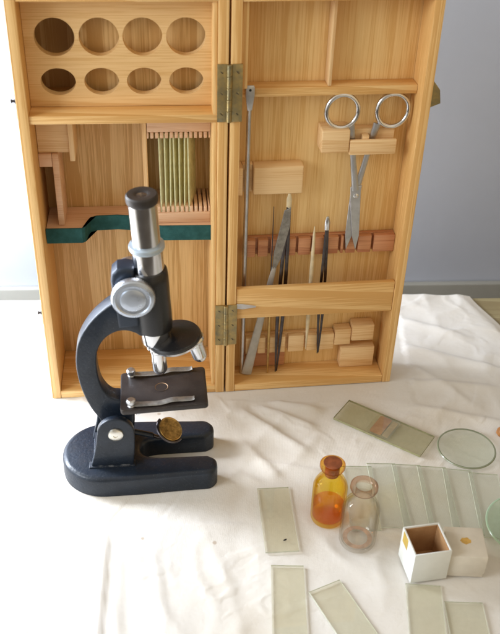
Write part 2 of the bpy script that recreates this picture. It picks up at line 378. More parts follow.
# cloth height field ------------------------------------------------
def seg_d(x, y, a, b):
    ax, ay = a; bx, by = b; dx, dy = bx - ax, by - ay; L = dx * dx + dy * dy
    t = max(0, min(1, ((x - ax) * dx + (y - ay) * dy) / L))
    px, py = ax + dx * t, ay + dy * t
    sgn = 1 if (dx * (y - ay) - dy * (x - ax)) > 0 else -1
    return math.hypot(x - px, y - py), sgn, t
FOLDS = [  # a, b, height, width
    ((-0.094, -0.146), (-0.074, -0.40), 0.0030, 0.0034), ((-0.080, -0.150), (-0.060, -0.40), 0.0010, 0.0050),
    ((-0.36, -0.150), (-0.10, -0.178), 0.0016, 0.006), ((-0.10, -0.180), (0.03, -0.172), 0.0016, 0.004),
    ((-0.30, -0.115), (-0.155, -0.142), 0.0022, 0.008), ((-0.26, -0.25), (-0.10, -0.232), 0.0016, 0.005),
    ((-0.24, -0.20), (-0.235, -0.25), 0.0012, 0.003), ((-0.17, -0.27), (-0.10, -0.31), 0.0016, 0.005),
    ((0.010, -0.020), (0.085, -0.085), 0.0034, 0.007), ((0.03, -0.018), (0.095, -0.050), 0.0030, 0.006),
    ((0.045, -0.012), (0.10, -0.022), 0.0022, 0.006), ((0.012, -0.062), (0.060, -0.125), 0.0032, 0.008),
    ((0.030, -0.095), (0.105, -0.110), 0.0020, 0.007), ((0.005, -0.105), (0.045, -0.128), 0.0020, 0.006),
    ((0.13, 0.005), (0.30, -0.040), 0.0022, 0.007), ((0.14, 0.03), (0.29, 0.020), 0.0026, 0.007),
    ((0.175, 0.09), (0.30, 0.045), 0.0034, 0.008), ((0.185, 0.14), (0.27, 0.10), 0.0024, 0.007),
    ((0.19, 0.06), (0.25, -0.01), 0.0018, 0.006), ((-0.21, 0.09), (-0.30, -0.02), 0.0030, 0.010),
    ((-0.19, 0.03), (-0.26, -0.10), 0.0026, 0.009), ((-0.18, -0.01), (-0.155, -0.075), 0.0022, 0.007),
    ((-0.02, -0.155), (0.02, -0.25), 0.0006, 0.006), ((0.00, -0.20), (0.03, -0.29), 0.0005, 0.005),
    ((-0.05, -0.20), (-0.03, -0.29), 0.0010, 0.004), ((0.08, -0.125), (0.07, -0.21), 0.0016, 0.006),
]
FLAT = [(0.052, -0.150, 0.030), (0.055, -0.185, 0.030), (0.060, -0.235, 0.03), (0.061, -0.27, 0.03), (0.10, -0.255, 0.035), (0.115, -0.285, 0.035), (0.167, -0.26, 0.035), (0.165, -0.30, 0.03), (0.1975, -0.265, 0.035), (0.1975, -0.30, 0.035), (-0.072, -0.105, 0.085), (0.094, -0.158, 0.018), (0.118, -0.185, 0.019), (0.172, -0.21, 0.030), (0.205, -0.205, 0.026), (0.15, -0.045, 0.045), (0.227, -0.073, 0.03), (0.19, -0.13, 0.045), (0.145, -0.13, 0.05), (0.24, -0.13, 0.04)]
def cloth_h(x, y):
    h = 0
    for a, b, hh, w in FOLDS:
        d, sg, t = seg_d(x, y, a, b)
        if d < w * 4:
            e = min(1, t * 5, (1 - t) * 5)
            ww = w * (0.55 if sg > 0 else 1.3)
            h += hh * max(e, 0) * math.exp(-(d / ww) ** 1.6)
    p = Vector((x * 9, y * 9, 0.3)); q = Vector((x * 34 + 3, y * 20, 1.7))
    h += 0.0026 * noise.noise(p) + 0.0010 * noise.noise(q) + 0.0012 * (1 - abs(noise.noise(Vector((x * 22, y * 16, 5.1))))) ** 5
    k = 1.0
    for cx, cy, r in FLAT:
        d = math.hypot(x - cx, y - cy)
        k = min(k, max(0.10, min(1, (d - r * 0.8) / (r * 0.5))))
    if y > -0.012 and abs(x) < 0.19: k = min(k, 0.15)
    return h * k - 0.0006
def cloth():
    nx, ny = 330, 270
    me = bpy.data.meshes.new('tablecloth'); V = []; Fc = []
    X0, Y0 = -0.62, -0.37
    for j in range(ny + 8):
        for i in range(nx + 1):
            u = i / nx
            if j <= ny:
                v = j / ny
                # far edge line y = .168 + .084 x ; right edge slants from (.282,.193) to (.31,.10)
                xr0 = 0.282 + (0.197 - (Y0 + v * (0.197 - Y0))) * 0.36
                x = X0 + u * (xr0 - X0)
                y1 = 0.168 + 0.084 * x
                y = Y0 + v * (y1 - Y0)
                z = cloth_h(x, y)
                d = xr0 - x
                if d < 0.012: z = z * d / 0.012 - 0.0035 * (1 - d / 0.012)
                # wavy hem
                x += 0.0018 * math.sin(y * 60) * u ** 8
                V.append((x, y, z)); base = (x, y, z)
            else:
                a = (j - ny) / 8; b = V[ny * (nx + 1) + i]
                ang = min(1, a * 2) * PI / 2
                V.append((b[0] - 0.084 * 0.0, b[1] + 0.006 * math.sin(ang) + 0.003 * noise.noise(Vector((b[0] * 14, 2, a))) * a, b[2] - 0.006 * (1 - math.cos(ang)) - max(0, a - 0.5) * 0.16))
    for j in range(ny + 7):
        for i in range(nx):
            k = j * (nx + 1) + i; Fc.append((k, k + 1, k + nx + 2, k + nx + 1))
    me.from_pydata(V, [], Fc); me.materials.append(M_cloth)
    for p in me.polygons: p.use_smooth = True
    o = bpy.data.objects.new('tablecloth', me); COL.objects.link(o)
    tag(o, 'creased white cotton cloth spread under the microscope and the case', 'tablecloth')
cloth()

# ------------------------------------------------------------------ wooden case
aL, aR = 0.1136, 0.1497
W, TH, HC = 0.17, 0.0085, 0.3945
case = empty('instrument_case', (0, 0, 0))
tag(case, 'open hinged wooden case standing upright behind the black microscope', 'case')
LM, RM = RZ(aL), RZ(aR)
def leaf(x0, x1, depth, name, mback):
    g = 0.0009
    m = MB()
    m.box(x0, x0 + TH, 0, depth, 0, HC, M_woodV, 0.0007)
    m.box(x1 - TH, x1, 0, depth, 0, HC, M_woodV, 0.0007)
    m.box(x0 + TH + 0.0002, x1 - TH - 0.0002, 0.0004, depth, 0.0002, TH, M_woodH, 0.0005)
    m.box(x0 + TH + 0.0002, x1 - TH - 0.0002, 0.0004, depth, HC - TH, HC, M_woodH, 0.0005)
    o = m.build(name, case, mat=(LM if x0 < -0.01 else RM))
    b = MB(); b.box(x0 + 0.0006, x1 - 0.0006, depth + 0.0002, depth + 0.0045, 0.0006, HC - 0.0006, mback, 0.0004)
    b.build('back_panel', o)
    return o
body = leaf(-W, -0.0009, 0.066, 'case_body', M_back)
lid = leaf(0.0009, W, 0.030, 'lid', M_backR)
xi0, xi1 = -W + TH, -0.0009 - TH        # body inside
# --- body fittings
def sub(parent, name, fn, label=None):
    m = MB(); fn(m); o = m.build(name, parent)
    if label: o['label'] = label
    return o
sub(body, 'ledge', lambda m: m.box(xi0, xi1, 0.0015, 0.0655, 0.2875, 0.2945, M_woodH, 0.0006))
sub(body, 'liner_strip', lambda m: m.box(xi1 - 0.0038, xi1 - 0.0002, 0.0022, 0.0650, TH + 0.0003, HC - TH - 0.0004, M_woodV, 0.0005))
# rack with eight holes, cut with a boolean and baked
def rack():
    m = MB(); m.box(xi0 + 0.0002, xi1 - 0.0002, 0.021, 0.0285, 0.2948, HC - TH - 0.0003, M_rack, 0.0004)
    o = m.build('eyepiece_rack', body)
    c = MB()
    for i, x in enumerate((-0.1373, -0.1025, -0.0682, -0.0338)):
        for z, rx, rz in ((0.3525, 0.0158, 0.0153), (0.3160, 0.0140, 0.0113)):
            pr = [(x + rx * math.cos(2 * PI * k / 48), z + rz * math.sin(2 * PI * k / 48)) for k in range(48)]
            c.prism(pr, 0.01, 0.04, M_rack, bev=0)
    co = c.build('cutter', body, smooth=False)
    md = o.modifiers.new('b', 'BOOLEAN'); md.operation = 'DIFFERENCE'; md.solver = 'EXACT'; md.object = co
    bpy.context.view_layer.update()
    dg = bpy.context.evaluated_depsgraph_get()
    me = bpy.data.meshes.new_from_object(o.evaluated_get(dg))
    o.modifiers.clear(); o.data = me
    bpy.data.objects.remove(co)
rack()
sub(body, 'rack_backing', lambda m: m.box(-0.1185, xi1 - 0.0042, 0.0350, 0.0655, 0.2950, HC - TH - 0.0005, M_back, 0.0004))
# cradle shelf, notched where the tube of the microscope lies, with a green felt strip on its edge
shelf_line = [(xi0 + 0.0005, 0.022), (-0.1290, 0.022), (-0.1265, 0.024), (-0.1245, 0.036), (-0.1225, 0.041), (-0.117, 0.044), (-0.098, 0.045), (-0.085, 0.043), (-0.074, 0.034), (-0.066, 0.026), (-0.058, 0.023), (xi1 - 0.0005, 0.022)]
sub(body, 'cradle_shelf', lambda m: m.prism([(x, y + 0.0016) for x, y in shelf_line] + [(xi1 - 0.0005, 0.0655), (xi0 + 0.0005, 0.0655)], 0.1665, 0.1775, M_pink, plane='XY', bev=0.0004, seg=1))
def felt(m):
    out = [(x, y + 0.0012) for x, y in shelf_line]; pts = [(x, y - 0.0005) for x, y in shelf_line]
    m.prism(pts + out[::-1], 0.1640, 0.1792, M_felt, plane='XY', bev=0.0004, seg=1)
sub(body, 'felt_strip', felt, 'dark green felt strip along the notched shelf edge')
sub(body, 'divider', lambda m: m.box(-0.0722, -0.0682, 0.0305, 0.0655, 0.1780, 0.2872, M_paleV, 0.0004))
def comb(z0, z1, up):
    h = 0.0058; xr = xi1 - 0.0042
    a0, a1, t0, t1 = (z0, z1 - h, z1 - h + 0.0001, z1) if up else (z0 + h, z1, z0, z0 + h - 0.0001)
    def f(m):
        m.box(-0.0678, xr, 0.0305, 0.0652, a0, a1, M_pink, 0.0004)
        n = 13; w = (xr + 0.0678) / n
        for i in range(n + 1):
            x = -0.0678 + i * w
            a = max(x - w * 0.33, -0.0678); b = min(x + w * 0.33, xr)
            m.box(a, b, 0.0305, 0.0650, t0, t1, M_pink, 0.0003)
    return f
sub(body, 'slide_comb', comb(0.2610, 0.2868, False)); sub(body, 'slide_comb', comb(0.1780, 0.1945, True))
def blk(m):
    m.box(xi0 + 0.0003, -0.1345, 0.032, 0.0652, 0.2485, 0.2870, M_pale, 0.0005)
    m.box(-0.1343, -0.1300, 0.028, 0.0652, 0.2420, 0.2870, M_paleV, 0.0005)
sub(body, 'corner_block', blk)
def post(m):
    m.box(-0.1500, -0.1445, 0.0300, 0.0652, 0.1780, 0.2480, M_pink, 0.0006)
    m.box(xi0 + 0.0002, -0.1502, 0.0300, 0.0652, 0.2360, 0.2480, M_pink, 0.0005)
sub(body, 'side_holder', post)
# --- hinges (parts of the case)
def screws(parent, pts, r=0.0016, mat=None):
    for (x, y, z) in pts:
        m = MB(); m.lathe([(0, 0), (r * 0.8, 0), (r, -0.0002), (r * 1.05, -0.0006)], M_brass, T((x, y, z)) @ RX(PI / 2) @ RX(0), n=16)
        m.box(-r * 0.8, r * 0.8, -0.00018, 0.0, -0.0002, 0.0002, M_darksteel, 0, M=T((x, y - 0.0001, z)) @ RY(0.7))
        m.build('screw', parent)
def hinge(z0, z1, lab):
    root = MB(); zc = (z0 + z1) / 2
    for (M_, s) in ((LM, -1), (RM, 1)):
        x0, x1 = (-0.0100, -0.0020) if s < 0 else (0.0020, 0.0105)
        root.box(x0, x1, -0.0011, 0.0006, z0, z1, M_brass, 0.0003, M=M_)
    n = 5; h = (z1 - z0) / n
    for k in range(n):
        root.lathe([(0, 0), (0.0019, 0), (0.0022, 0.0003), (0.0022, h - 0.0005), (0.0019, h - 0.0002), (0, h - 0.0002)], M_brass, T((0, -0.0012, z0 + k * h)), n=20)
    o = root.build('hinge', case); o['label'] = lab
    for (M_, s) in ((LM, -1), (RM, 1)):
        screws(o, [tuple(M_ @ Vector((s * 0.0064, -0.0012, z))) for z in (z0 + (z1 - z0) * 0.14, zc, z1 - (z1 - z0) * 0.14)])
hinge(0.289, 0.3378, 'upper aged brass butt hinge'); hinge(0.0600, 0.1060, 'lower tarnished brass butt hinge')
# thin pointed metal plate beside the lower hinge
m = MB(); m.prism([(0.0100, 0.1015), (0.0100, 0.1068), (0.0150, 0.1065), (0.0285, 0.1035), (0.0280, 0.1020), (0.0160, 0.1005)], -0.0009, -0.0003, M_satin, RM, bev=0.0002, seg=1)
m.build('latch_hook', case)
# --- clasp and pins on the outer sides
m = MB()
m.box(W, W + 0.0010, 0.006, 0.024, 0.288, 0.316, M_brass, 0.0003, M=RM)
m.prism([(W + 0.0010, 0.289), (W + 0.0135, 0.294), (W + 0.0115, 0.306), (W + 0.0050, 0.314), (W + 0.0010, 0.315)], 0.0145, 0.0158, M_brass, RM, bev=0.0003, seg=1)
m.build('clasp', case)['label'] = 'dark brass clasp sticking out from the lid side'
for z, dz in ((0.305, 0.014), (0.0985, 0.011)):
    m = MB()
    m.box(-W - 0.0010, -W, 0.004, 0.013, z - dz, z + dz, M_dull, 0.0003, M=LM)
    m.lathe([(0, 0), (0.0022, 0), (0.0022, 0.0006), (0.0012, 0.0010), (0.0011, 0.0026), (0.0017, 0.0030), (0.0017, 0.0036), (0, 0.0038)], M_darksteel, LM @ T((-W - 0.0008, 0.006, z + 0.001)) @ RY(-PI / 2), n=12)
    m.build('latch_plate', case)

# --- lid fittings (local y: 0 front, .030 back)
lx0, lx1 = 0.0009 + TH, W - TH
sub(lid, 'liner_strip', lambda m: m.box(lx0 + 0.0002, lx0 + 0.0056, 0.004, 0.0296, 0.3150, HC - TH - 0.0003, M_woodV, 0.0006))
sub(lid, 'ledge', lambda m: m.box(lx0 + 0.0002, lx1 - 0.0002, 0.0145, 0.0297, 0.3035, 0.3112, M_woodH, 0.0006))
sub(lid, 'divider', lambda m: m.box(0.0842, 0.0870, 0.0150, 0.0297, 0.3116, HC - TH - 0.0003, M_paleV, 0.0004))
def rodblock(m):
    m.box(0.0245, 0.0690, 0.0160, 0.0296, 0.2115, 0.2385, M_pale, 0.0014, seg=3)
    m.box(lx0 + 0.0003, 0.0150, 0.0160, 0.0296, 0.2115, 0.2385, M_pale, 0.0008)
    m.box(0.0152, 0.0243, 0.0235, 0.0296, 0.2115, 0.2385, M_pale, 0.0004)
sub(lid, 'rod_holder', rodblock)
def sciblock(m):
    m.box(0.0815, 0.1060, 0.0100, 0.0296, 0.2530, 0.2735, M_pale, 0.0010, seg=3)
    m.box(0.1065, 0.1480, 0.0103, 0.0136, 0.2500, 0.2640, M_pale, 0.0010)
    m.box(0.1065, 0.1480, 0.0205, 0.0296, 0.2515, 0.2700, M_pale, 0.0006)
    m.box(0.1180, 0.1240, 0.0138, 0.0203, 0.2508, 0.2665, M_pale, 0.0004)
sub(lid, 'scissor_holder', sciblock)
def redstrip(m):
    m.box(lx0 + 0.009, lx1 - 0.0003, 0.0255, 0.0296, 0.1445, 0.1630, M_red, 0.0004)
    cuts = [0.030, 0.0420, 0.0555, 0.0680, 0.0820, 0.0945, 0.1085, 0.1135, 0.1250, 0.1400]
    x = lx0 + 0.009
    for c in cuts + [None]:
        e = (c - 0.0013) if c else lx1 - 0.0003
        m.box(x, e, 0.0195, 0.0253, 0.1450, 0.1628, M_red, 0.0005)
        if c: x = c + 0.0013
sub(lid, 'grooved_strip', redstrip, 'reddish wood strip with dark vertical grooves')
sub(lid, 'front_rail', lambda m: m.box(lx0 + 0.0003, lx1 - 0.0003, 0.0010, 0.0065, 0.0885, 0.1220, M_woodH, 0.0008))
def lowcomb(m):
    m.box(0.0225, 0.1120, 0.0255, 0.0296, 0.0310, 0.0510, M_pale, 0.0004)
    cuts = [0.0330, 0.0440, 0.0545, 0.0640, 0.0830, 0.0960]; x = 0.0225
    for c in cuts + [None]:
        e = (c - 0.0016) if c else 0.1120
        m.box(x, e, 0.0190, 0.0253, 0.0315, 0.0508, M_pale, 0.0006)
        if c: x = c + 0.0016
    m.box(0.0225, 0.0640, 0.0270, 0.0297, 0.0090, 0.0306, M_red, 0.0004)
sub(lid, 'slotted_strip', lowcomb)
sub(lid, 'step_block', lambda m: (m.box(0.1125, 0.1290, 0.0185, 0.0296, 0.0370, 0.0560, M_pale, 0.0008), m.box(0.1294, 0.1515, 0.0160, 0.0296, 0.0430, 0.0615, M_pale, 0.0008)))
sub(lid, 'corner_block', lambda m: m.box(0.1200, 0.1550, 0.0175, 0.0296, TH + 0.0002, 0.0330, M_pale, 0.0010))

# ------------------------------------------------------------------ slides in the rack
def make_slide(name, parent=None, L=0.076, Wd=0.026, th=0.0011, mt=None, me_=None):
    m = MB(); mt = mt or M_glasstop; me_ = me_ or M_glassedge
    m.box(-Wd / 2, Wd / 2, -L / 2, L / 2, 0, th, mt, 0.0)
    ie = m.mi(me_)
    for f in m.bm.faces:
        if abs(f.normal.z) < 0.5: f.material_index = ie
    return m.build(name, parent, smooth=False)
ncomb = 13; wc = (xi1 - 0.0042 + 0.0678) / ncomb
proto = None
ords = ['leftmost', 'second from left', 'third from left', 'fourth from left', 'fifth from left', 'sixth from left', 'rightmost']
for i in range(7):
    if proto is None:
        m = MB(); m.box(-0.00055, 0.00055, 0.0, 0.026, 0, 0.076, M_rackglass, 0)
        ie = m.mi(M_rackedge)
        for f in m.bm.faces:
            if abs(f.normal.x) < 0.5: f.material_index = ie
        o = proto = m.build('glass_slide', None, smooth=False)
    else: o = proto.copy(); COL.objects.link(o)
    x = -0.0678 + (i + 2.5) * wc
    o.matrix_world = LM @ T((x, 0.0312 + 0.0006 * ((i * 7) % 3), 0.1890)) @ RZ(-0.26) @ RY(0.010 * ((i % 3) - 1))
    tag(o, ords[i] + ' of the greenish glass slides on edge in the case rack', 'glass slide', 'glass slides standing in the rack')

# ------------------------------------------------------------------ tools in the lid (each its own thing, coordinates in the lid frame)
def tool(name, label, cat, group=None):
    o = empty(name); o.matrix_world = RM
    return tag(o, label, cat, group)
# long probe with a flat head
t = tool('probe_rod', 'long steel rod with flat pierced head hanging beside the lid hinge', 'probe', 'tools held in the lid')
m = MB(); m.tube([(0.0192, 0.0185, 0.0092), (0.0188, 0.0180, 0.15), (0.0188, 0.0170, 0.285), (0.0186, 0.0145, 0.2945)], [0.0022, 0.0022, 0.0021, 0.0020], M_satin, n=16); m.build('shaft', t)
m = MB(); hd = [(0.0186 - 0.0020, 0.2930), (0.0186 - 0.0038, 0.3060), (0.0186 - 0.0038, 0.3130), (0.0186 - 0.0030, 0.3148), (0.0186 + 0.0030, 0.3148), (0.0186 + 0.0038, 0.3130), (0.0186 + 0.0038, 0.3060), (0.0186 + 0.0020, 0.2930)]
m.prism(hd, 0.0118, 0.0134, M_satin, bev=0.0004, seg=2)
m.lathe([(0, 0), (0.0011, 0), (0.0011, 0.0002), (0, 0.0002)], M_black, T((0.0186, 0.0116, 0.3108)) @ RX(PI / 2), n=16)
m.build('head', t)
# scalpel / spatula
t = tool('scalpel', 'wide grey metal scalpel leaning left behind the lid rail', 'scalpel', 'tools held in the lid')
a = Vector((0.0575, 0.0150, 0.1950)); b = Vector((0.0235, 0.0150, 0.0100)); d = (b - a).normalized()
rm = Matrix(((d.cross(Vector((0, 1, 0)))).normalized(), Vector((0, 1, 0)), -d)).transposed().to_4x4()
m = MB(); L = (b - a).length
bl = [(-0.0042, 0.0), (-0.0040, -0.045), (-0.0015, -0.062), (0.0015, -0.062), (0.0040, -0.050), (0.0046, -0.015), (0.0010, 0.004)]
m.prism(bl, -0.0006, 0.0006, M_dull, T(a) @ rm, bev=0.0003, seg=1); m.build('blade', t)
m = MB(); m.tube([(0, 0, -0.060), (0, 0, -0.080), (0, 0, -0.12), (0, 0, -L + 0.01), (0, 0, -L)], [0.0022, 0.0030, 0.0036, 0.0050, 0.0052], simple('grey_bone_handle', (0.50, 0.49, 0.46), 0.45, 0.3, var=0.2, vscale=100), T(a) @ rm, n=16, flat=0.28, up=(0, 1, 0)); m.build('handle', t)
# dissecting needle
t = tool('dissecting_needle', 'thinnest straight needle with gold handle left of the dark forceps', 'needle', 'tools held in the lid')
m = MB(); m.tube([(0.0435, 0.0150, 0.2000), (0.0440, 0.0155, 0.115)], [0.0003, 0.0008], M_darksteel, n=10); m.build('tip', t)
m = MB(); m.tube([(0.0440, 0.0155, 0.115), (0.0447, 0.0158, 0.06), (0.0450, 0.0160, 0.0092)], [0.0010, 0.0015, 0.0011], M_goldrod, n=12); m.build('handle', t)
# dark forceps
def forceps(name, lab, top, bot, mat, spread=0.003, w=0.0022, y=0.0165, tipmat=None):
    t = tool(name, lab, 'forceps', 'tools held in the lid')
    for s in (-1, 1):
        pts = [(top[0] + s * 0.0002, y + s * 0.0004, top[1]), (top[0] * .8 + bot[0] * .2 + s * spread * .6, y + s * 0.0012, top[1] * .8 + bot[1] * .2),
               (top[0] * .4 + bot[0] * .6 + s * spread, y + s * 0.0014, top[1] * .4 + bot[1] * .6), (bot[0] + s * spread * .25, y + s * 0.0006, bot[1])]
        m = MB(); m.tube(smoothpts(pts, 6), [w * 0.8 + 0.0 * k for k in range(13)] + [w * (0.8 - 0.1 * k) for k in range(6)], mat, n=12, flat=0.45, up=(0, 1, 0)); m.build('arm', t)
    if tipmat:
        m = MB(); m.tube([(top[0], y, top[1] - 0.004), (top[0], y, top[1] + 0.004), (top[0], y, top[1] + 0.010)], [0.0024, 0.0026, 0.0012], tipmat, n=14, flat=0.6, up=(0, 1, 0)); m.build('end_cap', t)
forceps('forceps', 'dark steel forceps with pale end standing right of the scalpel', (0.0575, 0.2020), (0.0540, 0.0095), M_darksteel, tipmat=M_ivory)
forceps('fine_forceps', 'slim dark tweezers with bright tip standing right of the ivory stick', (0.0943, 0.1770), (0.0958, 0.0300), M_darksteel, spread=0.0024, w=0.0018, tipmat=M_chrome)
t = MB(); t.tube([(0.0822, 0.0150, 0.1780), (0.0823, 0.0150, 0.168), (0.0826, 0.0152, 0.13), (0.0829, 0.0155, 0.07), (0.0830, 0.0158, 0.052), (0.0829, 0.0158, 0.036)], [0.0004, 0.0013, 0.0020, 0.0020, 0.0012, 0.0004], M_ivory, n=14)
o = t.build('bone_stick'); o.matrix_world = RM; tag(o, 'ivory coloured stick pointed at both ends in the lid', 'stick', 'tools held in the lid')
# scissors
t = tool('scissors', 'pair of steel surgical scissors hanging tips down in the lid', 'scissors')
def ring(c, r, rz, y):
    return [(c[0] + r * math.cos(2 * PI * k / 48), y, c[1] + rz * math.sin(2 * PI * k / 48)) for k in range(48)]
for nm, c, pts, tip, y in (('left', (0.0985, 0.2885), [(0.1070, 0.2765), (0.1098, 0.2600), (0.1135, 0.2350), (0.1170, 0.2130)], (0.1228, 0.1500), 0.0160),
                           ('right', (0.1432, 0.2875), [(0.1310, 0.2760), (0.1275, 0.2600), (0.1228, 0.2350), (0.1185, 0.2130)], (0.1142, 0.1500), 0.0180)):
    m = MB()
    m.tube(ring(c, 0.0138, 0.0148, y), 0.0021, M_chrome, n=12, closed=True, up=(0, 1, 0))
    P = smoothpts([(p[0], y, p[1]) for p in pts], 5)
    m.tube(P, [0.0036 - 0.0009 * math.sin(PI * k / (len(P) - 1)) for k in range(len(P))], M_satin, n=12, flat=0.5, up=(0, 1, 0))
    m.build('handle', t)
    m = MB(); p0 = pts[-1]; dx, dz = tip[0] - p0[0], tip[1] - p0[1]; L = math.hypot(dx, dz); nx, nz = -dz / L, dx / L
    o1 = [(p0[0] + nx * 0.0048, p0[1] + nz * 0.0048 + 0.004), (p0[0] + dx * .3 + nx * 0.0046, p0[1] + dz * .3 + nz * .0046), (p0[0] + dx * .75 + nx * 0.0036, p0[1] + dz * .75 + nz * .0036), tip,
          (p0[0] + dx * .75 - nx * 0.0030, p0[1] + dz * .75 - nz * .0030), (p0[0] + dx * .3 - nx * 0.0044, p0[1] + dz * .3 - nz * .0044), (p0[0] - nx * 0.0048, p0[1] - nz * 0.0048 + 0.004)]
    m.prism(o1, y - 0.0008, y + 0.0007, M_satin, bev=0.0003, seg=1); m.build('blade', t)
m = MB(); m.lathe([(0, 0), (0.0024, 0), (0.0024, 0.0008), (0.0014, 0.0014), (0, 0.0015)], M_chrome, T((0.1178, 0.0152, 0.2080)) @ RX(PI / 2), n=20); m.build('pivot_screw', t)

# ------------------------------------------------------------------ microscope
mic = empty('microscope', (-0.072, -0.105, 0), math.radians(7))
tag(mic, 'blue black enamelled student microscope with chrome drawtube on the white cloth', 'microscope')
# horseshoe base
def base():
    out = []
    for k in range(25):
        a = PI / 2 + PI * k / 24
        out.append((-0.030 + 0.0385 * math.cos(a), -0.001 + 0.0375 * math.sin(a)))
    fr = smoothpts([(-0.030, -0.0385), (0.0, -0.0382), (0.03, -0.0366), (0.050, -0.0358)], 4)[1:]
    fr2 = smoothpts([(0.050, -0.0358), (0.0605, -0.0352), (0.0665, -0.0300), (0.0680, -0.0240), (0.0665, -0.0175), (0.0600, -0.0130)], 5)[1:]
    slot = smoothpts([(0.0600, -0.0130), (0.040, -0.0125), (0.016, -0.0120), (0.005, -0.0085), (0.001, -0.001), (0.005, 0.0075), (0.016, 0.0105), (0.040, 0.0110), (0.0600, 0.0115)], 5)[1:]
    bk = smoothpts([(0.0600, 0.0115), (0.0665, 0.0160), (0.0680, 0.0225), (0.0665, 0.0280), (0.0605, 0.0332), (0.050, 0.0340)], 5)[1:]
    bk2 = smoothpts([(0.050, 0.0340), (0.03, 0.0352), (0.0, 0.0366), (-0.029, 0.0366)], 4)[1:]
    pts = out + fr + fr2 + slot + bk + bk2
    q = []
    for p in pts:
        if not q or math.hypot(p[0] - q[-1][0], p[1] - q[-1][1]) > 0.0008: q.append((p[0], p[1]))
    m = MB(); m.prism(q, 0.0, 0.0205, M_navy, plane='XY', bev=0.0045, seg=4, top_only=True)
    # keep the upper edge soft and the lower edge crisp
    return m.build('base', mic)
bs = base()
for (x, y) in ((-0.055, -0.004), (0.050, -0.025), (0.050, 0.022)):
    pass
PV = (-0.0188, 0.058); TA = -math.radians(2.9)
UM = T((PV[0], 0, PV[1])) @ RY(TA) @ T((0, 0, -0.058))     # tilted frame: optical axis at x=.041
# pillar with two cheeks and bolt
def cheek(y0, y1):
    pts = [(-0.0425, 0.0195), (-0.0415, 0.0240), (-0.0375, 0.0400), (-0.0352, 0.0560)]
    pts += [(-0.0190 + 0.0158 * math.cos(a), 0.0580 + 0.0165 * math.sin(a)) for a in [PI - k * PI / 16 for k in range(17)]]
    pts += [(-0.0030, 0.0560), (-0.0035, 0.0400), (-0.0052, 0.0240), (-0.0052, 0.0195)]
    def f(m): m.prism(pts, y0, y1, M_navy, bev=0.0012, seg=3)
    return f
def pillar(m):
    cheek(-0.0225, -0.0165)(m); cheek(0.0140, 0.0200)(m)
    m.box(-0.040, -0.006, -0.0163, 0.0138, 0.0195, 0.0290, M_navy, 0.001)
    m.box(-0.0440, -0.0040, -0.0240, -0.0160, 0.0190, 0.0218, M_navy, 0.0008)
pl_ = MB(); pillar(pl_); pl_ = pl_.build('pillar', mic)
m = MB(); m.lathe([(0, 0), (0.0064, 0), (0.0066, 0.0006), (0.0062, 0.0018), (0.0045, 0.0026), (0.0020, 0.0028), (0.0016, 0.0020), (0, 0.0020)], simple('nickel_bolt', (0.78, 0.76, 0.70), 0.22, 1.0, rvar=0.15), T((-0.0190, -0.0225, 0.0580)) @ RX(PI / 2), n=28)
m.build('pivot_bolt', pl_)
# arm, traced outline (side view)
outer = [(0.004, 0.200), (-0.0060, 0.1925), (-0.0125, 0.1850), (-0.0215, 0.1780), (-0.0315, 0.1680), (-0.0405, 0.1545), (-0.0462, 0.1390), (-0.0480, 0.1190), (-0.0452, 0.0960), (-0.0390, 0.0760), (-0.0325, 0.0630), (-0.0300, 0.0540), (-0.0240, 0.0470), (-0.0160, 0.0460), (-0.0080, 0.0500), (-0.0035, 0.0580), (-0.0020, 0.0680), (0.0060, 0.0720), (0.0075, 0.0805)]
inner = [(-0.0100, 0.0830), (-0.0185, 0.0850), (-0.0245, 0.0905), (-0.0292, 0.1010), (-0.0312, 0.1180), (-0.0300, 0.1350), (-0.0240, 0.1475), (-0.0150, 0.1545), (-0.0060, 0.1560), (0.0020, 0.1530), (0.0060, 0.1500), (0.0130, 0.1500)]
pts = smoothpts(outer, 5) + smoothpts(inner, 5) + [(0.0160, 0.2040), (0.010, 0.2060)]
m = MB(); m.prism([(p[0], p[1]) for p in pts], -0.0085, 0.0075, M_navy, bev=0.0016, seg=3); m.build('arm', mic)
# rack housing on the tube back
m = MB()
m.prism([(0.012, 0.158), (0.030, 0.158), (0.030, 0.2125), (0.0240, 0.2145), (0.0170, 0.2140), (0.0125, 0.2100), (0.011, 0.2030)], -0.0095, 0.0085, M_navy2, UM, bev=0.0032, seg=3)
m.build('rack_housing', mic)
# focusing knobs + shaft
kx, kz = 0.0018, 0.1930
def knob(s):
    m = MB()
    prof = [(0, 0), (0.0060, 0), (0.0060, 0.0030), (0.0125, 0.0034)]
    m.lathe(prof, M_satin, T((kx, -0.0075 * s, kz)) @ RX(PI / 2 * s), n=48)
    rr = []
    m.lathe([(0, 0.0030), (0.0155, 0.0032), (0.0166, 0.0042), (0.0168, 0.0095), (0.0160, 0.0108), (0.0138, 0.0114), (0.0128, 0.0106), (0.0104, 0.0104), (0.0098, 0.0114), (0.0086, 0.0119), (0.0045, 0.0122), (0, 0.0123)],
            simple('knob_nickel', (0.52, 0.58, 0.68), 0.24, 0.75, rvar=0.15, vscale=90), T((kx, -0.0090 * s, kz)) @ RX(PI / 2 * s), n=64)
    k = m.build('focus_knob', mic)
    m = MB(); m.lathe([(0.0169, 0.0042), (0.0171, 0.0046), (0.0171, 0.0091), (0.0169, 0.0095)], M_satin, T((kx, -0.0090 * s, kz)) @ RX(PI / 2 * s), n=64)
    for q in range(60):
        a = 2 * PI * q / 60
        m.box(0.0169, 0.0173, -0.0003, 0.0003, 0.0046, 0.0091, M_satin, 0, M=T((kx, -0.0090 * s, kz)) @ RX(PI / 2 * s) @ RZ(a))
    m.build('knurled_rim', k)
knob(1); knob(-1)
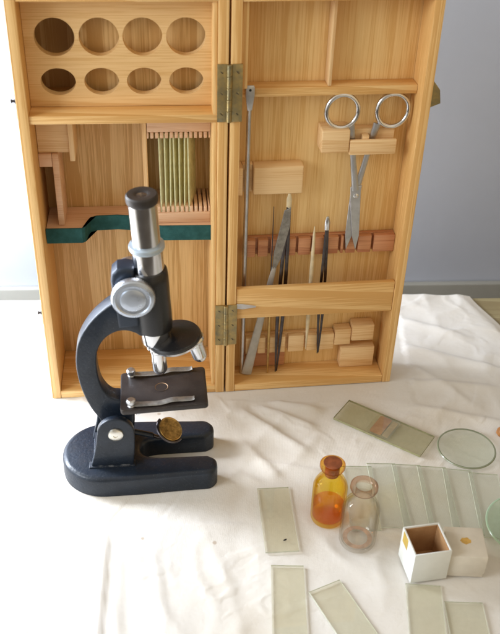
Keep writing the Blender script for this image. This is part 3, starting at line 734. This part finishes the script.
# body tube
AX = UM @ T((0.0412, 0, 0))
m = MB(); m.lathe([(0, 0.1500), (0.0125, 0.1500), (0.0143, 0.1515), (0.0147, 0.1560), (0.0147, 0.1990), (0.0142, 0.2060), (0.0132, 0.2075), (0, 0.2075)], M_black, AX, n=56)
m.build('tube_housing', mic)
m = MB(); m.lathe([(0.0, 0.2070), (0.0121, 0.2070), (0.0121, 0.2252), (0.0117, 0.2258), (0, 0.2258)], M_chrome, AX, n=64); sl = m.build('tube_sleeve', mic)
m = MB(); m.lathe([(0.0115, 0.2255), (0.0136, 0.2262), (0.0141, 0.2272), (0.0141, 0.2290), (0.0136, 0.2302), (0.0110, 0.2306)], simple('milky_ring', (0.42, 0.50, 0.58), 0.3, 0.35), AX, n=64); m.build('collar_ring', mic)
m = MB(); m.lathe([(0, 0.2300), (0.0110, 0.2300), (0.0110, 0.2655), (0.0, 0.2655)], M_chrome, AX, n=64); m.build('drawtube', mic)
m = MB(); m.lathe([(0.0111, 0.2655), (0.0117, 0.2660), (0.0122, 0.2672), (0.0124, 0.2700), (0.0121, 0.2722), (0.0112, 0.2732), (0.0070, 0.2733), (0.0052, 0.2728), (0.0040, 0.2722)], M_blackcap, AX, n=56)
ep = m.build('eyepiece', mic)
m = MB(); m.lathe([(0, 0.2724), (0.0038, 0.2723), (0.0042, 0.2722)], simple('eyepiece_lens', (0.03, 0.03, 0.035), 0.05, 0, coat=1.0), AX, n=32); m.build('lens', ep)
# nosepiece
m = MB(); m.lathe([(0, 0.137), (0.0112, 0.137), (0.0120, 0.1385), (0.0120, 0.1500), (0, 0.1500)], M_chrome, AX, n=48)
m.build('nosepiece_collar', mic)
ND = UM @ T((0.0560, 0, 0.1405)) @ RY(-math.radians(7))
m = MB(); m.lathe([(0, -0.004), (0.0205, -0.004), (0.0222, -0.0028), (0.0224, -0.0012), (0.0214, 0.0004), (0.0150, 0.0022), (0.0080, 0.0034), (0, 0.0036)], M_black, ND, n=56)
tr = m.build('turret', mic)
m = MB(); m.lathe([(0, -0.0072), (0.0150, -0.0080), (0.0196, -0.0066), (0.0204, -0.0042), (0, -0.0042)], M_chrome, ND, n=48); m.build('turret_plate', tr)
def objective(ang, tilt, L):
    Mx = ND @ RZ(ang) @ T((-0.0148, 0, -0.0055)) @ RY(math.radians(tilt))
    m = MB()
    m.lathe([(0, 0.0015), (0.0088, 0.0010), (0.0093, 0.0), (0.0093, -0.0020), (0.0085, -0.0030), (0.0074, -0.0032), (0.0072, -0.0060), (0.0066, -0.0068), (0.0064, -0.0075 - (L - 0.026)), (0.0064, -L + 0.0055), (0.0060, -L + 0.0035), (0.0042, -L + 0.0006), (0.0030, -L), (0, -L)], M_chrome, Mx, n=40)
    o = m.build('objective', mic)
    m = MB(); m.lathe([(0, 0), (0.0021, 0.0001), (0.0024, 0.0004)], simple('obj_lens', (0.05, 0.06, 0.08), 0.05, coat=1.0), Mx @ T((0, 0, -L - 0.0002)), n=20); m.build('lens', o)
objective(0, 7, 0.0300); objective(PI, 7, 0.0240)
# stage
def rrect(x0, x1, y0, y1, r, n=6):
    P = []
    for cx, cy, a0 in ((x1 - r, y1 - r, 0), (x0 + r, y1 - r, PI / 2), (x0 + r, y0 + r, PI), (x1 - r, y0 + r, 1.5 * PI)):
        for k in range(n + 1):
            a = a0 + PI / 2 * k / n; P.append((cx + r * math.cos(a), cy + r * math.sin(a)))
    return P
m = MB(); m.prism(rrect(0.0065, 0.0800, -0.0262, 0.0238, 0.0032), 0.0815, 0.0870, M_stage, UM, plane='XY', bev=0.0010, seg=2)
st = m.build('stage', mic)
m = MB(); m.lathe([(0, 0), (0.0048, 0), (0.0052, 0.0001), (0.0056, 0.0004)], simple('aperture_brass', (0.34, 0.20, 0.10), 0.5, 0.3, var=0.4, vscale=300), UM @ T((0.0415, 0, 0.0869)) , n=28); m.build('aperture', st)
m = MB(); m.box(0.006, 0.030, -0.0100, 0.0085, 0.0700, 0.0813, M_navy, 0.0012, M=UM)
m.lathe([(0, 0.0720), (0.0095, 0.0720), (0.0105, 0.0735), (0.0105, 0.0813), (0, 0.0813)], M_black, UM @ T((0.0415, 0, 0)), n=36)
m.build('substage', mic)
for y in (-0.0215, 0.0185):
    m = MB(); y2 = y
    m.lathe([(0, 0.0868), (0.0030, 0.0868), (0.0032, 0.0880), (0.0026, 0.0888), (0.0034, 0.0898), (0.0040, 0.0915), (0.0038, 0.0935), (0.0028, 0.0945), (0, 0.0948)], M_satin, UM @ T((0.0160, y, 0)), n=28)
    stud = m.build('stage_clip', mic)
    m = MB(); P = smoothpts([(0.0165, y, 0.0893), (0.026, y - 0.0006, 0.0889), (0.040, y - 0.0002, 0.0884), (0.050, y + 0.0015, 0.0893), (0.058, y + 0.0022, 0.0884), (0.066, y + 0.0020, 0.0883), (0.069, y + 0.0020, 0.0892)], 5)
    m.tube(P, [0.0031] * (len(P) - 8) + [0.0031 - 0.0001 * k for k in range(8)], M_dull, UM, n=12, flat=0.16, up=(0, 0, 1)); m.build('spring', stud)
# mirror: gimbal and tilted brass dish
MMm = T((0.0275, -0.004, 0.0440)) @ RZ(math.radians(-34)) @ RX(math.radians(2)) @ RY(math.radians(34)) @ Matrix.Scale(0.88, 4)
m = MB(); m.lathe([(0, -0.0042), (0.0080, -0.0040), (0.0120, -0.0030), (0.0128, -0.0015), (0.0128, 0.0012), (0.0120, 0.0018), (0.0110, 0.0010), (0, 0.0004)], M_brassy, MMm, n=40)
mr_ = m.build('mirror', mic)
m = MB()
fork = [(0.0142 * math.cos(a), 0.0142 * math.sin(a), 0) for a in [PI + k * PI / 16 for k in range(17)]]
m.tube(fork, 0.0014, M_darksteel, MMm, n=10, up=(0, 0, 1))
m.tube([(0.0120, 0, 0.034), (0.004, 0.001, 0.036), (-0.006, 0, 0.040)], 0.0026, M_navy, n=12)
m.tube([(0.0225, 0.002, 0.0305), (0.0160, 0.001, 0.031), (0.0120, 0, 0.034)], 0.0018, M_darksteel, n=12)
m.build('mirror_fork', mr_)
for x, z in ((0.004, 0.070), (0.014, 0.0685)):
    m = MB(); m.lathe([(0, 0), (0.0026, 0), (0.0028, 0.0006), (0.0022, 0.0020), (0, 0.0024)], M_chrome, UM @ T((x + 0.006, -0.0102, z + 0.002)) @ RX(PI / 2), n=20); m.build('stage_screw', mic)

# ------------------------------------------------------------------ things lying on the cloth
def lay(o, cx, cy, ang, z=0.0, tx=0, ty=0):
    o.location = (cx, cy, z); o.rotation_euler = (tx, ty, ang)
def slide_from(pa, pb, label, z=0.0, Wd=0.026, mt=None, tilt=0.0, group='glass slides lying on the cloth', L=None, name='glass_slide', th=0.0011):
    """pa, pb: the two end mid-points on the table"""
    dx, dy = pb[0] - pa[0], pb[1] - pa[1]; LL = L or math.hypot(dx, dy)
    o = make_slide(name, None, LL, Wd, th, mt)
    lay(o, (pa[0] + pb[0]) / 2, (pa[1] + pb[1]) / 2, math.atan2(dy, dx) - PI / 2, z, tilt)
    return tag(o, label, 'glass slide', group)
slide_from((0.0480, -0.1310), (0.0560, -0.2025), 'single frosted glass slide left of the amber bottle', 0.0006, 0.028, M_glassY)
m = MB(); m.lathe([(0, 0), (0.0007, 0.0001), (0.0009, 0.0003), (0.0004, 0.0008), (0, 0.0009)], M_black, Matrix.Diagonal((2.0, 1, 1, 1)), n=12)
o = m.build('crumb'); o.location = (0.0583, -0.1905, 0.0019); o.rotation_euler = (0, 0, 0.6); tag(o, 'tiny black crumb on the glass slide left of the bottles', 'crumb')
slide_from((0.0598, -0.2165), (0.0612, -0.2925), 'yellowed glass slide lying upright at the bottom edge below the lone slide', 0.0004, 0.0265, M_glassY)
slide_from((0.0890, -0.2355), (0.1245, -0.3030), 'glass slide lying aslant at the bottom below the clear bottle', 0.0004, 0.0280, M_glassY)
slide_from((0.1680, -0.2310), (0.1640, -0.3070), 'glass slide sticking out under the open white box', 0.0003, 0.0280, M_glassY)
slide_from((0.1975, -0.2465), (0.1975, -0.3230), 'glass slide below the closed pale box at the bottom right', 0.0003, 0.0300, M_glassY)
fan = [((0.1250, -0.1000), (0.1270, -0.1760), 0.0, 'leftmost slide of the fan, partly behind the clear bottle'),
       ((0.1470, -0.0965), (0.1530, -0.1730), 0.0013, 'second slide of the overlapping fan right of the clear bottle'),
       ((0.1700, -0.0970), (0.1725, -0.1735), 0.0026, 'third slide of the overlapping fan, ending behind the open box'),
       ((0.1930, -0.0985), (0.1945, -0.1750), 0.0039, 'fourth slide of the fan, ending between the two boxes'),
       ((0.2160, -0.1010), (0.2140, -0.1775), 0.0052, 'fifth slide of the fan, below the round watch glass'),
       ((0.2390, -0.1050), (0.2370, -0.1810), 0.0065, 'last slide of the fan, nearest the green dish')]
for i, (a, b, z, lab) in enumerate(fan):
    ov = math.atan2(0.0012, 0.026)
    o = slide_from(a, b, lab, 0.0004 + (0.0 if i == 0 else 0.0006), 0.0265)
    if i: o.rotation_euler = (0, -0.045, o.rotation_euler[2]); o.location.z = 0.0016
# thick sample slide with brown specimen
a, b = Vector((0.1153, -0.0228)), Vector((0.1932, -0.0718)); dd = b - a
smp = empty('specimen_slide', ((a.x + b.x) / 2, (a.y + b.y) / 2, 0.0010), math.atan2(dd.y, dd.x))
tag(smp, 'thick glass plate with a brown stained band near the case', 'specimen slide')
m = MB(); m.box(-0.0460, 0.0460, -0.0162, 0.0162, 0, 0.0022, thin_glass('specimen_plate_glass', (0.94, 0.935, 0.87), smear=0.3, smear_col=(0.60, 0.57, 0.40)), 0)
ie = m.mi(simple('sample_edge', (0.30, 0.29, 0.15), 0.3, var=0.3, vscale=200))
for f in m.bm.faces:
    if abs(f.normal.z) < 0.5: f.material_index = ie
m.build('plate', smp, smooth=False)
m = MB(); m.box(-0.0125, 0.0120, -0.0140, 0.0140, 0.0023, 0.0029, M_glassY, 0); m.build('cover_glass', smp, smooth=False)
m = MB(); m.prism(rrect(-0.0090, 0.0030, -0.0130, 0.0135, 0.002), 0.00225, 0.00228, M_tissue, plane='XY'); m.prism(rrect(0.0040, 0.0100, -0.0125, 0.0120, 0.001), 0.00225, 0.00228, simple('pale_stain', (0.48, 0.38, 0.24), 0.7, var=0.3, vscale=150), plane='XY')
m.build('specimen', smp, smooth=False)
# watch glass (shallow dish)
def dish(name, cx, cy, r, mg, mrim, lab, cat, h=0.005):
    root = empty(name, (cx, cy, 0.0006)); tag(root, lab, cat)
    m = MB(); P = [(0, 0)] + [(r * k / 12, h * (k / 12) ** 2.2) for k in range(1, 13)]
    Q = [(x, z + 0.0012) for x, z in P][::-1]
    m.lathe(P + Q, mg, n=72); m.build('bowl', root)
    m = MB(); m.lathe([(r - 0.0004, h), (r + 0.0006, h + 0.0001), (r + 0.0009, h + 0.0007), (r + 0.0003, h + 0.0014), (r - 0.0008, h + 0.0013)], mrim, n=72, close=True); m.build('rim', root)
dish('watch_glass', 0.2290, -0.0745, 0.0265, M_lensglass, M_lensrim, 'round clear watch glass lying right of the specimen plate', 'watch glass', 0.0030)
dish('glass_dish', 0.2640, -0.1720, 0.0350, M_greenglass, M_greenrim, 'greenish round glass dish cut off by the right edge', 'glass dish', 0.0080)
m = MB(); m.lathe([(0, 0), (0.0040, 0.0004), (0.0056, 0.0030), (0.0052, 0.0062), (0.0030, 0.0085), (0, 0.0090)], M_bead, n=24)
o = m.build('bead'); o.location = (0.2675, -0.0500, 0.0); tag(o, 'small orange brown bead above the watch glass at the right edge', 'bead')

# bottles
def bottle(name, cx, cy, r, h, mg, rimm, lab, parts):
    root = empty(name, (cx, cy, 0.0004)); tag(root, lab, 'bottle', 'small glass bottles')
    w = 0.0013
    hb = h * 0.66; nr = r * 0.58
    outp = [(0, 0.0004), (r * 0.80, 0), (r * 0.95, 0.0008), (r, 0.0030), (r * 1.01, hb * 0.5), (r, hb * 0.90), (r * 0.94, hb * 0.98), (r * 0.80, hb * 1.08), (nr * 1.12, hb * 1.17), (nr, hb * 1.22), (nr, h * 0.90),
            (nr * 1.16, h * 0.915), (nr * 1.26, h * 0.945), (nr * 1.24, h * 0.985), (nr * 1.08, h)]
    inp = [(nr * 0.80, h * 0.995), (nr * 0.74, h * 0.97), (nr * 0.74, hb * 1.22), (nr * 0.90, hb * 1.15), (r * 0.72, hb * 1.05), (r - w * 1.2, hb * 0.95), (r - w, hb * 0.85), (r - w, 0.0046), (r * 0.80, 0.0026), (0, 0.0036)]
    m = MB(); m.lathe([(0, 0.0)] + outp[1:] + inp, mg, n=56)
    if rimm:
        i2 = m.mi(rimm)
        for f in m.bm.faces:
            c = f.calc_center_median()
            if c.z > h * 0.905: f.material_index = i2
    body_ = m.build('glass_body', root)
    parts(root, r, h, hb, nr, w)
    return root
def p1(root, r, h, hb, nr, w):
    m = MB(); rr = r - w - 0.00025
    m.lathe([(0, 0.0040), (r * 0.78, 0.0032), (rr, 0.0052), (rr, 0.0180), (rr - 0.0004, 0.0174), (0, 0.0172)], M_liquid, n=48); m.build('liquid', root)
    m = MB(); m.lathe([(0, h * 0.80), (nr * 0.70, h * 0.80), (nr * 0.72, h * 0.985), (nr * 0.92, h * 1.003), (nr * 0.90, h * 1.014), (nr * 0.6, h * 1.020), (0, h * 1.022)], M_cork, n=36); m.build('stopper', root)
def p2(root, r, h, hb, nr, w):
    m = MB(); rr = r - w - 0.0004
    m.lathe([(r * 0.55, 0.0039), (r * 0.72, 0.0037), (r * 0.80, 0.0041), (r * 0.72, 0.0042), (r * 0.55, 0.0042)], M_residue, n=48, close=True); m.build('residue', root)
bottle('glass_bottle', 0.0948, -0.1620, 0.0146, 0.0640, M_amber, clear_wall('amber_rim', (0.93, 0.68, 0.30), (0.70, 0.34, 0.10)), 'amber yellow glass bottle holding orange liquid with dark stopper', p1)
bottle('glass_bottle', 0.1185, -0.1870, 0.0154, 0.0660, M_clear, M_brownrim, 'clear open glass bottle with brown rim right of the amber one', p2)

# boxes
def tray(name, loc, rz, sx, sy, h, lab):
    root = empty(name, loc, rz); tag(root, lab, 'box', 'small cardboard boxes')
    t = 0.0013
    m = MB(); a, b = sx / 2, sy / 2
    m.box(-a, a, -b, -b + t, 0, h, M_card, 0.0003); m.box(-a, a, b - t, b, 0, h, M_card, 0.0003)
    m.box(-a, -a + t, -b + t, b - t, 0, h, M_card, 0.0003); m.box(a - t, a, -b + t, b - t, 0, h, M_card, 0.0003)
    m.box(-a + t, a - t, -b + t, b - t, 0, t, M_card, 0.0)
    m.build('wall', root)
    m = MB(); e = 0.00015; s = 0.0005; a2, b2 = a - t - e, b - t - e
    m.box(-a2, a2, -b2, -b2 + s, t + .0002, h - 0.0012, M_cardin, 0); m.box(-a2, a2, b2 - s, b2, t + .0002, h - 0.0012, M_cardin, 0)
    m.box(-a2, -a2 + s, -b2 + s, b2 - s, t + .0002, h - 0.0012, M_cardin, 0); m.box(a2 - s, a2, -b2 + s, b2 - s, t + .0002, h - 0.0012, M_cardin, 0)
    m.box(-a2 + s, a2 - s, -b2 + s, b2 - s, t + .0002, t + .0008, M_cardin, 0)
    m.build('lining', root)
    return root
bx = tray('small_box', (0.1695, -0.2125, 0.0014), math.radians(12), 0.0305, 0.0300, 0.0330, 'small open white card box with brown inside')
m = MB(); m.box(-0.01555, -0.01527, 0.0010, 0.0110, 0.021, 0.0322, M_label, 0); m.build('label_strip', bx, smooth=False)
root = empty('small_box', (0.2025, -0.2065, 0.0010), math.radians(-1)); tag(root, 'closed pale cardboard box with an orange spot on its lid', 'box', 'small cardboard boxes')
m = MB(); m.box(-0.0148, 0.0148, -0.0148, 0.0148, 0, 0.0225, M_card2, 0.0006); m.build('tray', root)
m = MB(); m.box(-0.0157, 0.0157, -0.0157, 0.0157, 0.0050, 0.0245, M_card2, 0.0009); m.build('lid', root)
m = MB(); m.prism([(0.0042 * math.cos(2 * PI * k / 20) * (1 + 0.12 * math.sin(k * 2.1)), 0.0034 * math.sin(2 * PI * k / 20) * (1 + 0.15 * math.cos(k * 1.7)) + 0.001) for k in range(20)], 0.02452, 0.02462, M_spot, plane='XY'); m.build('stain', root, smooth=False)

# ------------------------------------------------------------------ light
def area(name, loc, target, sx, sy, power, col):
    l = bpy.data.lights.new(name, 'AREA'); l.shape = 'RECTANGLE'; l.size = sx; l.size_y = sy; l.energy = power; l.color = col
    o = bpy.data.objects.new(name, l); COL.objects.link(o); o.location = loc
    d = Vector(target) - Vector(loc); o.rotation_euler = d.to_track_quat('-Z', 'Y').to_euler()
    return o
area('window_light', (-1.10, -0.70, 0.72), (-0.05, -0.02, 0.08), 0.55, 0.55, 11.0, (0.88, 0.94, 1.0))
area('left_wall_fill_light', (-0.62, 0.06, 0.30), (-0.34, 0.29, 0.05), 0.25, 0.5, 20.0, (0.86, 0.92, 1.0))  # extra fill lamp, added to lift the left part of the wall to white
# dim room around: pale on the window side, dark behind the camera, warm elsewhere
w = bpy.data.worlds.new('World'); SC.world = w; w.use_nodes = True
wn = w.node_tree; bg = wn.nodes['Background']
tc = N(wn, 'ShaderNodeTexCoord'); sx = N(wn, 'ShaderNodeSeparateXYZ'); wn.links.new(tc.outputs['Generated'], sx.inputs[0])
mr = N(wn, 'ShaderNodeMapRange'); wn.links.new(sx.outputs[0], mr.inputs[0]); mr.inputs[1].default_value = -1; mr.inputs[2].default_value = 1
rw = ramp(wn, mr.outputs[0], [(0.0, (0.75, 0.78, 0.80)), (0.30, (0.60, 0.56, 0.48)), (0.40, (0.20, 0.175, 0.14)), (0.56, (0.20, 0.165, 0.125)), (0.66, (0.55, 0.46, 0.32)), (1.0, (0.46, 0.33, 0.17))])
up = N(wn, 'ShaderNodeMapRange'); wn.links.new(sx.outputs[2], up.inputs[0]); up.inputs[1].default_value = 0.25; up.inputs[2].default_value = 0.8
mxw = N(wn, 'ShaderNodeMix', data_type='RGBA'); wn.links.new(up.outputs[0], mxw.inputs[0]); wn.links.new(rw.outputs[0], mxw.inputs[6]); mxw.inputs[7].default_value = (0.56, 0.49, 0.38, 1)
wn.links.new(mxw.outputs[2], bg.inputs[0]); bg.inputs[1].default_value = 1.4
camd.dof.use_dof = True; camd.dof.focus_distance = 0.86; camd.dof.aperture_fstop = 12
SC.view_settings.view_transform = 'Standard'; SC.view_settings.look = 'None'; SC.view_settings.exposure = 0; SC.view_settings.gamma = 1
SC.cycles.max_bounces = 10; SC.cycles.transparent_max_bounces = 24; SC.cycles.transmission_bounces = 10
